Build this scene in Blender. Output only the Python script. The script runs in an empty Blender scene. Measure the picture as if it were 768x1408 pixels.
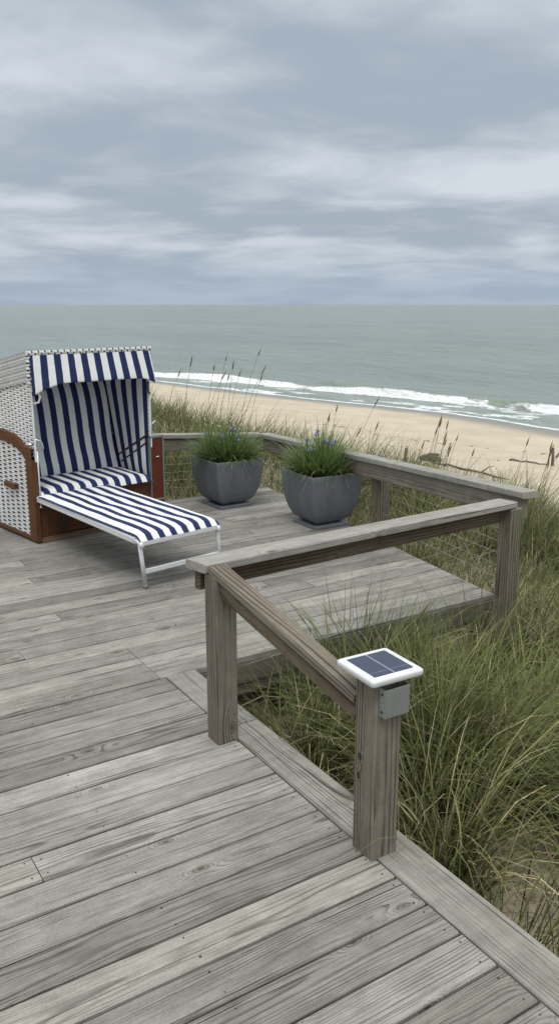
import bpy, math, random
import numpy as np
from mathutils import Vector, Matrix
R = math.radians
rng = np.random.default_rng(7)
random.seed(7)
scn = bpy.context.scene
COL = scn.collection

# ------------------------------------------------------------------ helpers
def tag(o, label=None, cat=None, group=None, kind=None):
    if label: o['label'] = label
    if cat: o['category'] = cat
    if group: o['group'] = group
    if kind: o['kind'] = kind
    return o

def empty(name, loc, rz=0.0, label=None, cat=None, group=None):
    o = bpy.data.objects.new(name, None); COL.objects.link(o)
    o.location = loc; o.rotation_euler = (0, 0, rz)
    return tag(o, label, cat, group)

class MB:
    """collects shapes; every vertex carries a 'grain' vector (along, across, up) and a 'tint'"""
    def __init__(s):
        s.v = []; s.f = []; s.g = []; s.t = []; s.m = []; s.sm = []
    def add(s, verts, faces, grain, tint=0.5, mat=0, smooth=False):
        b = len(s.v)
        s.v += [tuple(map(float, p)) for p in verts]; s.g += [tuple(map(float, p)) for p in grain]
        s.t += [float(tint)]*len(verts)
        for f in faces:
            s.f.append(tuple(b+i for i in f)); s.m.append(mat); s.sm.append(smooth)
    def prism(s, prof, p0, p1, up=(0, 0, 1), off=None, tint=None, mat=0, nseg=1, skew0=0, skew1=0, smooth=False):
        """profile (across, up) swept p0->p1; skew: the end is cut slanted along 'across'"""
        p0 = Vector(p0); p1 = Vector(p1); d = (p1-p0); L = d.length; d.normalize()
        up = Vector(up); a = up.cross(d).normalized(); u = d.cross(a).normalized()
        if off is None: off = (random.uniform(0, 50), random.uniform(-20, 20), random.uniform(-.03, .03))
        if tint is None: tint = random.random()
        vs = []; gs = []; n = len(prof)
        for k in range(nseg+1):
            x = L*k/nseg
            for (q, h) in prof:
                sk = (skew0*(1-k/nseg)+skew1*k/nseg)*q
                P = p0+d*(x+sk)+a*q+u*h
                vs.append(P); gs.append((x+sk+off[0], q+off[1], h+off[2]))
        fs = []
        for k in range(nseg):
            for i in range(n):
                j = (i+1) % n
                fs.append((k*n+i, k*n+j, (k+1)*n+j, (k+1)*n+i))
        fs.append(tuple(reversed(range(n)))); fs.append(tuple(nseg*n+i for i in range(n)))
        s.add(vs, fs, gs, tint, mat, smooth)
    def bar(s, p0, p1, w, h, ch=.004, up=(0, 0, 1), dz=0, **k):
        """rectangular bar, w across, h up, centred; chamfered edges"""
        s.prism(rprof(w, h, ch, dz), p0, p1, up, **k)
    def box(s, x0, x1, y0, y1, z0, z1, ch=.004, axis='x', **k):
        cx, cy, cz = (x0+x1)/2, (y0+y1)/2, (z0+z1)/2
        if axis == 'x': s.bar((x0, cy, cz), (x1, cy, cz), y1-y0, z1-z0, ch, **k)
        elif axis == 'y': s.bar((cx, y0, cz), (cx, y1, cz), x1-x0, z1-z0, ch, **k)
        else: s.bar((cx, cy, z0), (cx, cy, z1), y1-y0, x1-x0, ch, up=(1, 0, 0), **k)
    def tube(s, pts, r, n=8, tint=.5, mat=0, cap=True, smooth=True):
        pts = [Vector(p) for p in pts]; rr = r if isinstance(r, (list, tuple)) else [r]*len(pts)
        vs = []; gs = []; L = 0; a = None
        for i, p in enumerate(pts):
            d = (pts[min(i+1, len(pts)-1)]-pts[max(i-1, 0)]).normalized()
            if a is None:
                ref = Vector((0, 0, 1)) if abs(d.z) < .9 else Vector((1, 0, 0))
                a = ref.cross(d).normalized()
            else: a = (a-d*a.dot(d)).normalized()
            b = d.cross(a)
            if i: L += (p-pts[i-1]).length
            for k in range(n):
                t = 2*math.pi*k/n
                vs.append(p+(a*math.cos(t)+b*math.sin(t))*rr[i]); gs.append((L, rr[i]*math.cos(t), rr[i]*math.sin(t)))
        fs = []
        for i in range(len(pts)-1):
            for k in range(n):
                j = (k+1) % n
                fs.append((i*n+k, i*n+j, (i+1)*n+j, (i+1)*n+k))
        if cap:
            fs.append(tuple(reversed(range(n)))); e = (len(pts)-1)*n; fs.append(tuple(e+k for k in range(n)))
        s.add(vs, fs, gs, tint, mat, smooth)
    def grid(s, P, G, tint=.5, mat=0, smooth=True, flip=False):
        """P[i][j] points, G[i][j] grain"""
        ni = len(P); nj = len(P[0])
        vs = [p for r in P for p in r]; gs = [q for r in G for q in r]; fs = []
        for i in range(ni-1):
            for j in range(nj-1):
                f = (i*nj+j, i*nj+j+1, (i+1)*nj+j+1, (i+1)*nj+j)
                fs.append(tuple(reversed(f)) if flip else f)
        s.add(vs, fs, gs, tint, mat, smooth)
    def build(s, name, mat, parent=None, loc=None):
        me = bpy.data.meshes.new(name); me.from_pydata(s.v, [], s.f)
        a = me.attributes.new('grain', 'FLOAT_VECTOR', 'POINT'); a.data.foreach_set('vector', np.array(s.g, np.float32).ravel())
        a = me.attributes.new('tint', 'FLOAT', 'POINT'); a.data.foreach_set('value', np.array(s.t, np.float32))
        me.polygons.foreach_set('material_index', s.m); me.polygons.foreach_set('use_smooth', s.sm)
        for m in (mat if isinstance(mat, (list, tuple)) else [mat]): me.materials.append(m)
        me.update()
        o = bpy.data.objects.new(name, me); COL.objects.link(o)
        if parent: o.parent = parent
        if loc: o.location = loc
        return o

def rprof(w, h, c, dz=0):
    a, b = w/2, h/2
    return [(-a+c, -b+dz), (a-c, -b+dz), (a, -b+c+dz), (a, b-c+dz), (a-c, b+dz), (-a+c, b+dz), (-a, b-c+dz), (-a, -b+c+dz)]

def sheet(name, V, F, mat, attrs=None, smooth=True, parent=None):
    """numpy mesh: V (n,3), F (m,3|4)"""
    me = bpy.data.meshes.new(name); k = F.shape[1]
    me.vertices.add(len(V)); me.vertices.foreach_set('co', V.astype(np.float32).ravel())
    me.loops.add(F.size); me.loops.foreach_set('vertex_index', F.astype(np.int32).ravel())
    me.polygons.add(len(F)); me.polygons.foreach_set('loop_start', np.arange(0, F.size, k, dtype=np.int32))
    me.polygons.foreach_set('loop_total', np.full(len(F), k, np.int32))
    me.polygons.foreach_set('use_smooth', np.full(len(F), smooth))
    for n, (typ, arr) in (attrs or {}).items():
        a = me.attributes.new(n, typ, 'POINT')
        a.data.foreach_set({'FLOAT': 'value', 'FLOAT_VECTOR': 'vector', 'FLOAT_COLOR': 'color'}[typ], arr.astype(np.float32).ravel())
    me.materials.append(mat); me.update(calc_edges=True); me.validate()
    o = bpy.data.objects.new(name, me); COL.objects.link(o)
    if parent: o.parent = parent
    return o

def vnoise(x, y, seed=0):
    xi = np.floor(x).astype(np.int64); yi = np.floor(y).astype(np.int64); fx = x-xi; fy = y-yi
    fx = fx*fx*(3-2*fx); fy = fy*fy*(3-2*fy)
    def h(a, b):
        n = (a*374761393+b*668265263+seed*974634533) & 0x7fffffff
        n = ((n ^ (n >> 13))*1274126177) & 0x7fffffff
        n = n ^ (n >> 16)
        return (n & 0xffff)/65535.0
    return (h(xi, yi)*(1-fx)+h(xi+1, yi)*fx)*(1-fy)+(h(xi, yi+1)*(1-fx)+h(xi+1, yi+1)*fx)*fy
def fbm(x, y, o=4, seed=0):
    r = 0; a = .5
    for k in range(o):
        r = r+a*vnoise(x*2**k+13.7*k, y*2**k-7.1*k, seed+k); a /= 2
    return r/(1-.5**o)
def sstep(a, b, x):
    t = np.clip((x-a)/(b-a), 0, 1); return t*t*(3-2*t)

# ------------------------------------------------------------------ node materials
class N:
    def __init__(s, name):
        s.mat = bpy.data.materials.new(name); s.mat.use_nodes = True
        s.nt = s.mat.node_tree; s.nt.nodes.clear()
        s.out = s.n('ShaderNodeOutputMaterial'); s.p = s.n('ShaderNodeBsdfPrincipled')
        s.l(s.p.outputs[0], s.out.inputs[0])
    def n(s, t, **k):
        x = s.nt.nodes.new(t)
        for a, b in k.items(): setattr(x, a, b)
        return x
    def l(s, a, b): s.nt.links.new(a, b)
    def put(s, sock, v):
        if isinstance(v, bpy.types.NodeSocket): s.l(v, sock)
        else:
            if sock.type == 'RGBA' and len(v) == 3: v = (*v, 1)
            sock.default_value = v
    def m(s, op, a, b=None, c=None, clamp=False):
        x = s.n('ShaderNodeMath', operation=op, use_clamp=clamp)
        s.put(x.inputs[0], a)
        if b is not None: s.put(x.inputs[1], b)
        if c is not None: s.put(x.inputs[2], c)
        return x.outputs[0]
    def vm(s, op, a, b=None):
        x = s.n('ShaderNodeVectorMath', operation=op); s.put(x.inputs[0], a)
        if b is not None: s.put(x.inputs[1], b)
        return x.outputs[1] if op in ('LENGTH', 'DOT_PRODUCT', 'DISTANCE') else x.outputs[0]
    def attr(s, name, out=1): return s.n('ShaderNodeAttribute', attribute_name=name).outputs[out]
    def noise(s, vec, scale=1, detail=3, rough=.5, dist=0, out=0):
        x = s.n('ShaderNodeTexNoise'); s.l(vec, x.inputs['Vector'])
        x.inputs['Scale'].default_value = scale; x.inputs['Detail'].default_value = detail
        x.inputs['Roughness'].default_value = rough; x.inputs['Distortion'].default_value = dist
        return x.outputs[out]
    def mr(s, v, a, b, c=0., d=1., smooth=True):
        x = s.n('ShaderNodeMapRange', interpolation_type='SMOOTHSTEP' if smooth else 'LINEAR')
        s.put(x.inputs[0], v)
        for i, q in enumerate((a, b, c, d)): x.inputs[i+1].default_value = q
        return x.outputs[0]
    def mix(s, f, a, b, mode='MIX'):
        x = s.n('ShaderNodeMix', data_type='RGBA', blend_type=mode)
        s.put(x.inputs[0], f); s.put(x.inputs[6], a); s.put(x.inputs[7], b); return x.outputs[2]
    def sep(s, v):
        x = s.n('ShaderNodeSeparateXYZ'); s.l(v, x.inputs[0]); return x.outputs
    def comb(s, a, b, c):
        x = s.n('ShaderNodeCombineXYZ')
        for i, q in enumerate((a, b, c)): s.put(x.inputs[i], q)
        return x.outputs[0]
    def bump(s, h, strength=.3, dist=.01):
        x = s.n('ShaderNodeBump'); x.inputs['Strength'].default_value = strength; x.inputs['Distance'].default_value = dist
        s.l(h, x.inputs['Height']); s.l(x.outputs[0], s.p.inputs['Normal'])
    def fin(s, color=None, rough=.6, metal=0, spec=.5):
        if color is not None: s.put(s.p.inputs['Base Color'], color)
        s.put(s.p.inputs['Roughness'], rough); s.put(s.p.inputs['Metallic'], metal)
        s.put(s.p.inputs['Specular IOR Level'], spec)
        return s.mat

def wood(name, light, dark, brown, pith=.07, freq=95., knots=.75, warm=.0, ringamt=.55, tintamt=.5, crack=1., stain=.5):
    s = N(name); g = s.attr('grain'); tint = s.attr('tint', 2)
    x, y, z = s.sep(g)
    wp = s.noise(s.vm('MULTIPLY', g, (.9, 5., 5.)), 1, 2, .5, 0, 1)
    wx, wy, wz = s.sep(wp)
    # knots: sparse cells on the face of the board
    vo = s.n('ShaderNodeTexVoronoi', voronoi_dimensions='2D', feature='F1')
    s.l(s.comb(s.m('MULTIPLY', x, 2.6), s.m('MULTIPLY', s.m('ADD', y, z), 6.5), 0.), vo.inputs['Vector']); vo.inputs['Scale'].default_value = 1
    vd = vo.outputs['Distance']; rc = s.sep(vo.outputs['Color'])[0]
    kn = s.m('GREATER_THAN', rc, knots)
    kd = s.m('ADD', vd, s.m('MULTIPLY', s.m('SUBTRACT', wy, .5), .05))
    kb = s.m('MULTIPLY', s.mr(kd, .02, .34, 1, 0), kn)
    kcore = s.m('MULTIPLY', s.m('MAXIMUM', s.mr(kd, .022, .05, 1, 0), s.m('MULTIPLY', s.m('MULTIPLY', s.mr(kd, .068, .08), s.mr(kd, .085, .1, 1, 0)), .55)), kn)
    khal = s.m('MULTIPLY', s.mr(kd, .09, .2, 1, 0), kn)
    yy = s.m('ADD', y, s.m('MULTIPLY', s.m('SUBTRACT', wx, .5), .05))
    # every board has its own heart line
    yy = s.m('SUBTRACT', yy, s.m('MULTIPLY', s.m('ROUND', s.m('DIVIDE', y, .5)), 0))
    zz = s.m('ADD', s.m('ADD', z, pith), s.m('MULTIPLY', s.m('SUBTRACT', wz, .5), .06))
    yl = s.m('MULTIPLY', s.m('PINGPONG', s.m('ADD', yy, s.m('MULTIPLY', tint, .07)), .14), 1.)
    rr = s.m('SQRT', s.m('ADD', s.m('MULTIPLY', yl, yl), s.m('MULTIPLY', zz, zz)))
    ph = s.m('ADD', s.m('MULTIPLY', rr, freq), s.m('MULTIPLY', kb, 2.2))
    fr = s.m('FRACT', ph)
    ring = s.m('MULTIPLY', s.mr(fr, .45, .82, 0, 1), s.mr(fr, .88, 1., 1, 0))
    ring = s.m('MULTIPLY', ring, s.mr(s.noise(s.vm('MULTIPLY', g, (1.1, 14., 14.)), 1, 3), .36, .6, .12, 1.))
    fib = s.noise(s.vm('MULTIPLY', g, (7., 330., 330.)), 1, 3, .6)
    st = s.noise(s.vm('MULTIPLY', g, (1.3, 55., 55.)), 1, 5, .65)
    big = s.noise(s.vm('MULTIPLY', g, (1.3, 4., 4.)), 1, 3, .55)
    ck = s.m('MULTIPLY', s.m('MAXIMUM', s.mr(s.noise(s.vm('MULTIPLY', g, (1.1, 150., 150.)), 1, 2, .5, .3), .655, .70, 0, 1), s.m('MULTIPLY', s.mr(s.noise(s.vm('MULTIPLY', g, (4., 300., 300.)), 1, 2, .5, .3), .64, .70, 0, 1), .6)), crack)
    a = s.m('MULTIPLY', ring, ringamt)
    a = s.m('ADD', a, s.m('MULTIPLY', s.m('SUBTRACT', fib, .5), 1.15))
    a = s.m('ADD', a, s.m('MULTIPLY', s.m('SUBTRACT', st, .5), .75))
    a = s.m('ADD', a, s.m('MULTIPLY', s.m('SUBTRACT', big, .5), .45))
    krg = s.m('MULTIPLY', s.m('MULTIPLY', s.m('ADD', s.m('SINE', s.m('MULTIPLY', kd, 120.)), .3), .30), s.m('MULTIPLY', s.mr(kd, .08, .26, 1, 0), kn))
    a = s.m('ADD', a, krg)
    a = s.m('ADD', a, .22, clamp=True)
    c = s.mix(a, light, dark)
    c = s.mix(s.m('MULTIPLY', s.mr(big, .5, .75), warm), c, brown)
    c = s.mix(s.m('MULTIPLY', khal, .22), c, tuple(min(1, q*1.25) for q in light))
    c = s.mix(s.m('MULTIPLY', kcore, .85), c, tuple(q*.38 for q in brown))
    c = s.mix(s.m('MULTIPLY', s.m('MULTIPLY', s.mr(kd, .07, .09, 1, 0), kn), .4), c, tuple(q*.9 for q in brown))
    c = s.mix(s.m('MULTIPLY', ck, .8), c, tuple(q*.22 for q in dark))
    br = s.m('ADD', 1-tintamt*.5, s.m('MULTIPLY', tint, tintamt))
    c = s.mix(1., c, s.comb(br, br, s.m('MULTIPLY', br, s.m('ADD', .975, s.m('MULTIPLY', s.m('FRACT', s.m('MULTIPLY', tint, 7.3)), .04)))), 'MULTIPLY')
    oc = s.n('ShaderNodeTexCoord').outputs['Object']
    s1 = s.noise(oc, 2.3, 5, .62, .4); s2 = s.noise(s.vm('MULTIPLY', oc, (9., 16., 12.)), 1, 4, .65); s3 = s.noise(oc, 260, 2, .6)
    sm = s.m('ADD', s.m('ADD', s.m('MULTIPLY', s1, .45), s.m('MULTIPLY', s2, .45)), s.m('MULTIPLY', s3, .5))
    sv = s.mr(sm, .45, .95, 1-stain*.5, 1+stain*.42)
    c = s.mix(1., c, s.comb(sv, s.m('MULTIPLY', sv, .995), s.m('MULTIPLY', sv, .98)), 'MULTIPLY')
    h = s.m('SUBTRACT', s.m('SUBTRACT', s.m('MULTIPLY', fib, .5), s.m('MULTIPLY', ring, .4)), s.m('MULTIPLY', ck, 1.2))
    s.bump(h, .45, .003)
    return s.fin(c, .86, 0, .25)

M = {}
M['deck'] = wood('deck_wood', (.325, .312, .287), (.072, .068, .061), (.12, .1, .078), freq=135, knots=.76, ringamt=.52, tintamt=.8, stain=.62)
M['trim'] = wood('trim_wood', (.325, .312, .287), (.08, .075, .066), (.12, .1, .078), freq=105, knots=.82, ringamt=.7, tintamt=.2, stain=.6)
M['fascia'] = wood('fascia_wood', (.22, .205, .17), (.08, .072, .058), (.12, .09, .06), freq=80, knots=.8, ringamt=.5, tintamt=.2)
M['post'] = wood('post_wood', (.25, .222, .178), (.075, .061, .045), (.12, .085, .055), freq=70, knots=.74, warm=.3, ringamt=.95, tintamt=.2)
M['cap'] = wood('rail_cap_wood', (.37, .358, .332), (.15, .142, .13), (.14, .11, .08), freq=95, knots=.8, ringamt=.5, tintamt=.15)
M['beam'] = wood('rail_beam_wood', (.175, .14, .10), (.045, .033, .022), (.10, .055, .03), pith=.05, freq=60, knots=.85, warm=.8, ringamt=.8, tintamt=.2, crack=.6)
M['brown'] = wood('varnished_wood', (.14, .062, .028), (.075, .03, .013), (.10, .04, .018), freq=45, knots=.95, ringamt=.4, tintamt=.2, crack=.15)
M['redwood'] = wood('red_varnished_wood', (.14, .035, .018), (.075, .018, .01), (.1, .03, .015), freq=45, knots=.96, ringamt=.35, tintamt=.1, crack=.1)
M['paleskid'] = wood('pale_skid_wood', (.26, .18, .12), (.14, .085, .05), (.12, .07, .04), freq=60, knots=.9, ringamt=.4, tintamt=.1)
M['drift'] = wood('driftwood', (.19, .165, .14), (.07, .06, .05), (.08, .06, .045), freq=40, knots=.9, tintamt=.1)

def plain(name, col, rough=.5, metal=0, spec=.5, var=.12, sc=30, bump=0, bsc=200):
    s = N(name); tc = s.n('ShaderNodeTexCoord').outputs['Object']
    n = s.noise(tc, sc, 4, .6)
    c = s.mix(n, tuple(q*(1-var) for q in col), tuple(min(1, q*(1+var)) for q in col))
    if bump: s.bump(s.noise(tc, bsc, 3, .6), bump, .002)
    return s.fin(c, s.m('ADD', rough-.05, s.m('MULTIPLY', n, .1)), metal, spec)
M['alu'] = plain('brushed_aluminium', (.74, .755, .77), .36, .25, .5, .06, 25)
M['steel'] = plain('dark_steel', (.05, .05, .05), .4, .6)
M['chrome'] = plain('chrome', (.7, .7, .7), .18, 1.)
M['galv'] = plain('galvanised_metal', (.26, .28, .28), .45, .5, .5, .18, 22, .1)
M['whiteplastic'] = plain('white_plastic', (.68, .69, .69), .4, 0, .5, .08, 35)
M['cable'] = plain('steel_cable', (.34, .33, .29), .5, .3)
M['black'] = plain('black_void', (.006, .006, .006), .9)
M['screw'] = plain('rusty_screw', (.022, .017, .013), .7)
M['soil'] = plain('potting_soil', (.02, .015, .01), .95, 0, .2, .5, 60, 1., 80)
M['wrack'] = plain('dry_seaweed', (.09, .065, .045), .9, 0, .2, .4, 20)
M['stone'] = plain('dark_stone', (.10, .09, .08), .9, 0, .2, .5, 4, .8, 12)
M['whitecloth'] = plain('white_piping', (.74, .75, .75), .75, 0, .2, .05)

def pot_mat():
    s = N('grey_planter'); tc = s.n('ShaderNodeTexCoord').outputs['Object']
    n = s.noise(tc, 5, 5, .6); n2 = s.noise(s.vm('MULTIPLY', tc, (20, 20, 2.5)), 1, 4, .6)
    f = s.m('ADD', s.m('MULTIPLY', n, .5), s.m('MULTIPLY', n2, .5))
    c = s.mix(s.mr(f, .3, .7), (.112, .125, .143), (.165, .180, .202))
    c = s.mix(s.m('MULTIPLY', s.mr(s.noise(tc, 160, 2), .68, .75), .4), c, (.18, .19, .2))
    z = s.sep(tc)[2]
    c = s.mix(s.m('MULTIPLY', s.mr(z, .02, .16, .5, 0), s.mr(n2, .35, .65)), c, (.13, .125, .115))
    s.bump(s.noise(tc, 120, 3), .12, .002)
    return s.fin(c, s.mr(n, .3, .7, .5, .68), 0, .4)
M['pot'] = pot_mat()

def stripes(name, period, duty, off, dirty=0):
    s = N(name); g = s.attr('grain'); x, y, z = s.sep(g)
    wob = s.m('MULTIPLY', s.m('SUBTRACT', s.noise(s.vm('MULTIPLY', g, (2, 2, 2)), 5, 2), .5), .006)
    fr = s.m('FRACT', s.m('DIVIDE', s.m('ADD', s.m('ADD', x, wob), off+10*period), period))
    k = s.m('MULTIPLY', s.mr(fr, 0, .025), s.mr(fr, duty, duty+.025, 1, 0))
    n = s.noise(g, 9, 4, .6)
    w = s.mix(n, (.70, .71, .71), (.80, .81, .80)); b = s.mix(n, (.014, .022, .075), (.024, .036, .11))
    wv = s.m('MULTIPLY', s.m('SINE', s.m('MULTIPLY', x, 2200.)), s.m('SINE', s.m('MULTIPLY', y, 2200.)))
    s.bump(s.m('ADD', s.m('MULTIPLY', s.noise(g, 14, 3), 5.), s.m('MULTIPLY', wv, .1)), .25, .004)
    return s.fin(s.mix(k, w, b), .85, 0, .2)
M['stripe'] = stripes('navy_striped_canvas', .115, .5, .0)
M['stripe_seat'] = stripes('navy_striped_cushion', .105, .5, .03)

def wicker(name, px, py, hx, hy, stag=True, hole=(.012, .012, .013)):
    """white woven strips, grain.x across the columns, grain.y down the rows, dark gaps in the weave"""
    s = N(name); g = s.attr('grain'); x, y, z = s.sep(g)
    n = s.noise(g, 25, 2); 
    u = s.m('DIVIDE', s.m('ADD', x, s.m('MULTIPLY', s.m('SUBTRACT', n, .5), .006)), px); ci = s.m('FLOOR', u); fu = s.m('SUBTRACT', s.m('FRACT', u), .5)
    odd = s.m('MULTIPLY', s.m('PINGPONG', ci, 1.), .5) if stag else 0.
    v = s.m('ADD', s.m('DIVIDE', s.m('ADD', y, s.m('MULTIPLY', s.m('SUBTRACT', s.noise(g, 18, 1), .5), .005)), py), odd); fv = s.m('SUBTRACT', s.m('FRACT', v), .5)
    ex = s.m('ABSOLUTE', s.m('DIVIDE', fu, hx)); ey = s.m('ABSOLUTE', s.m('DIVIDE', fv, hy))
    d = s.m('POWER', s.m('ADD', s.m('POWER', ex, 4.), s.m('POWER', ey, 4.)), .25)
    k = s.mr(d, .8, 1.05, 1, 0)
    strand = s.m('ABSOLUTE', s.m('SINE', s.m('MULTIPLY', v, math.pi*2)))
    c = s.mix(strand, (.62, .63, .63), (.82, .83, .83))
    c = s.mix(s.m('MULTIPLY', s.mr(s.noise(g, 7, 5, .65), .42, .7), .5), c, (.5, .49, .46))
    c = s.mix(k, c, hole)
    s.bump(s.m('SUBTRACT', s.m('ADD', s.m('MULTIPLY', strand, .5), s.m('MULTIPLY', s.m('COSINE', s.m('MULTIPLY', u, math.pi*2)), .4)), s.m('MULTIPLY', k, 3.)), 1., .009)
    return s.fin(c, .5, 0, .4)
M['weave_arm'] = wicker('white_wicker_open', .095, .034, .28, .23)
M['weave_side'] = wicker('white_wicker_dotted', .062, .037, .22, .17, hole=(.05, .05, .05))
M['weave_roof'] = wicker('white_wicker_close', .016, .052, .14, .36, False, (.12, .12, .12))
M['weave_edge'] = wicker('white_wicker_edging', .027, .040, .22, .24)

def leafmat(name, transl=.35):
    s = N(name); c = s.attr('col', 0)
    s.fin(c, .55, 0, .35)
    t = s.n('ShaderNodeBsdfTranslucent'); s.l(c, t.inputs[0])
    mx = s.n('ShaderNodeMixShader'); mx.inputs[0].default_value = transl
    s.l(s.p.outputs[0], mx.inputs[1]); s.l(t.outputs[0], mx.inputs[2]); s.l(mx.outputs[0], s.out.inputs[0])
    return s.mat
M['grass'] = leafmat('dune_grass_blades'); M['leaf'] = leafmat('plant_leaves', .3)
def flat_col(name, col, rough=.7):
    s = N(name); tc = s.n('ShaderNodeTexCoord').outputs['Object']
    return s.fin(s.mix(s.noise(tc, 60, 2), tuple(q*.7 for q in col), tuple(min(1, q*1.2) for q in col)), rough, 0, .2)
M['seed'] = flat_col('seed_head', (.17, .12, .07)); M['stalk'] = flat_col('seed_stalk', (.22, .19, .09))
M['petal'] = flat_col('purple_petals', (.36, .31, .74)); M['bud'] = flat_col('pale_buds', (.55, .58, .48)); M['stem'] = flat_col('flower_stem', (.06, .12, .03))

# ------------------------------------------------------------------ camera
EYE = 1.85; FPX = 1150.; HZ = 419.; TH = math.atan((704-HZ)/FPX); UAZ = R(57.7)
cam = bpy.data.cameras.new('camera'); co = bpy.data.objects.new('camera', cam); COL.objects.link(co)
co.location = (0, 0, EYE); co.rotation_euler = (math.pi/2-TH, 0, UAZ-math.pi/2)
cam.sensor_fit = 'VERTICAL'; cam.sensor_height = 36; cam.lens = 36*FPX/1408; cam.clip_start = .05; cam.clip_end = 80000
scn.camera = co

# ------------------------------------------------------------------ sky, sun
w = bpy.data.worlds.new('World'); scn.world = w; w.use_nodes = True
nt = w.node_tree; nt.nodes.clear()
def wn(t, **k):
    x = nt.nodes.new(t)
    for a, b in k.items(): setattr(x, a, b)
    return x
def wl(a, b): nt.links.new(a, b)
def wmath(op, a, b=None, clamp=False):
    x = wn('ShaderNodeMath', operation=op, use_clamp=clamp)
    for i, q in enumerate((a, b)):
        if q is None: continue
        if isinstance(q, bpy.types.NodeSocket): wl(q, x.inputs[i])
        else: x.inputs[i].default_value = q
    return x.outputs[0]
def wmr(v, a, b, c, d):
    x = wn('ShaderNodeMapRange', interpolation_type='SMOOTHSTEP'); wl(v, x.inputs[0])
    for i, q in enumerate((a, b, c, d)): x.inputs[i+1].default_value = q
    return x.outputs[0]
def wmix(f, a, b, mode='MIX'):
    x = wn('ShaderNodeMix', data_type='RGBA', blend_type=mode)
    for i, q in ((0, f), (6, a), (7, b)):
        if isinstance(q, bpy.types.NodeSocket): wl(q, x.inputs[i])
        elif i: x.inputs[i].default_value = (*q, 1)
        else: x.inputs[i].default_value = q
    return x.outputs[2]
SUN_EL, SUN_AZ = R(58), R(215)       # azimuth measured clockwise from +Y
sky = wn('ShaderNodeTexSky', sky_type='NISHITA', sun_disc=False, sun_elevation=SUN_EL, sun_rotation=SUN_AZ, dust_density=3.)
tc = wn('ShaderNodeTexCoord').outputs['Generated']
rot = wn('ShaderNodeVectorRotate', rotation_type='Z_AXIS'); wl(tc, rot.inputs[0]); rot.inputs['Angle'].default_value = -(UAZ-math.pi/2)
sp = wn('ShaderNodeSeparateXYZ'); wl(rot.outputs[0], sp.inputs[0])
dz = wmath('MAXIMUM', sp.outputs[2], 0.)
den = wmath('ADD', dz, .12)
px = wmath('DIVIDE', sp.outputs[0], den); py = wmath('DIVIDE', sp.outputs[1], den)
def wnoise(sx, sy, ox, oy, detail=5, rough=.55, dist=.3):
    c = wn('ShaderNodeCombineXYZ'); wl(wmath('ADD', wmath('MULTIPLY', px, sx), ox), c.inputs[0]); wl(wmath('ADD', wmath('MULTIPLY', py, sy), oy), c.inputs[1])
    t = wn('ShaderNodeTexNoise'); wl(c.outputs[0], t.inputs['Vector']); t.inputs['Scale'].default_value = 1
    t.inputs['Detail'].default_value = detail; t.inputs['Roughness'].default_value = rough; t.inputs['Distortion'].default_value = dist
    return t.outputs[0]
n1 = wnoise(.75, .85, 3.1, 7.7, 6, .5, .5)
n2 = wnoise(2.1, 2.2, 11.3, 2.2, 5, .52, .3)
n3 = wnoise(.30, .5, 5.5, 1.2, 2, .5, .2)
cl = wmath('ADD', wmath('ADD', wmath('MULTIPLY', n1, .55), wmath('MULTIPLY', n2, .28)), wmath('MULTIPLY', n3, .3))
k = wmr(cl, .46, .68, 0, 1)
cc = wmix(k, (.382, .450, .527), (.670, .728, .785))
hz = wmr(dz, .0, .085, 1, 0)
cc = wmix(wmath('MULTIPLY', hz, .8), cc, (.375, .46, .572))
up = wmr(dz, .34, .95, 1., 3.0)     # an overcast sky is brightest overhead
ucomb = wn('ShaderNodeCombineXYZ'); wl(up, ucomb.inputs[0]); wl(wmath('MULTIPLY', up, wmr(dz, .33, .7, 1., .93)), ucomb.inputs[1]); wl(wmath('MULTIPLY', up, wmr(dz, .33, .7, 1., .84)), ucomb.inputs[2])
cc = wmix(1., cc, ucomb.outputs[0], 'MULTIPLY')
ten = wmix(1., cc, (10, 10, 10), 'MULTIPLY')
fin = wmix(.04, ten, sky.outputs[0])
bg = wn('ShaderNodeBackground'); wl(fin, bg.inputs[0]); bg.inputs[1].default_value = .1
wo = wn('ShaderNodeOutputWorld'); wl(bg.outputs[0], wo.inputs[0])
sl = bpy.data.lights.new('sun', 'SUN'); so = bpy.data.objects.new('sun', sl); COL.objects.link(so)
sl.energy = .95; sl.angle = R(16); sl.color = (1, .96, .9)
sd = Vector((math.sin(SUN_AZ)*math.cos(SUN_EL), math.cos(SUN_AZ)*math.cos(SUN_EL), math.sin(SUN_EL)))
so.rotation_euler = sd.to_track_quat('Z', 'Y').to_euler(); so.location = sd*30
scn.view_settings.view_transform = 'Standard'; scn.view_settings.look = 'None'; scn.view_settings.exposure = 0

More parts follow.
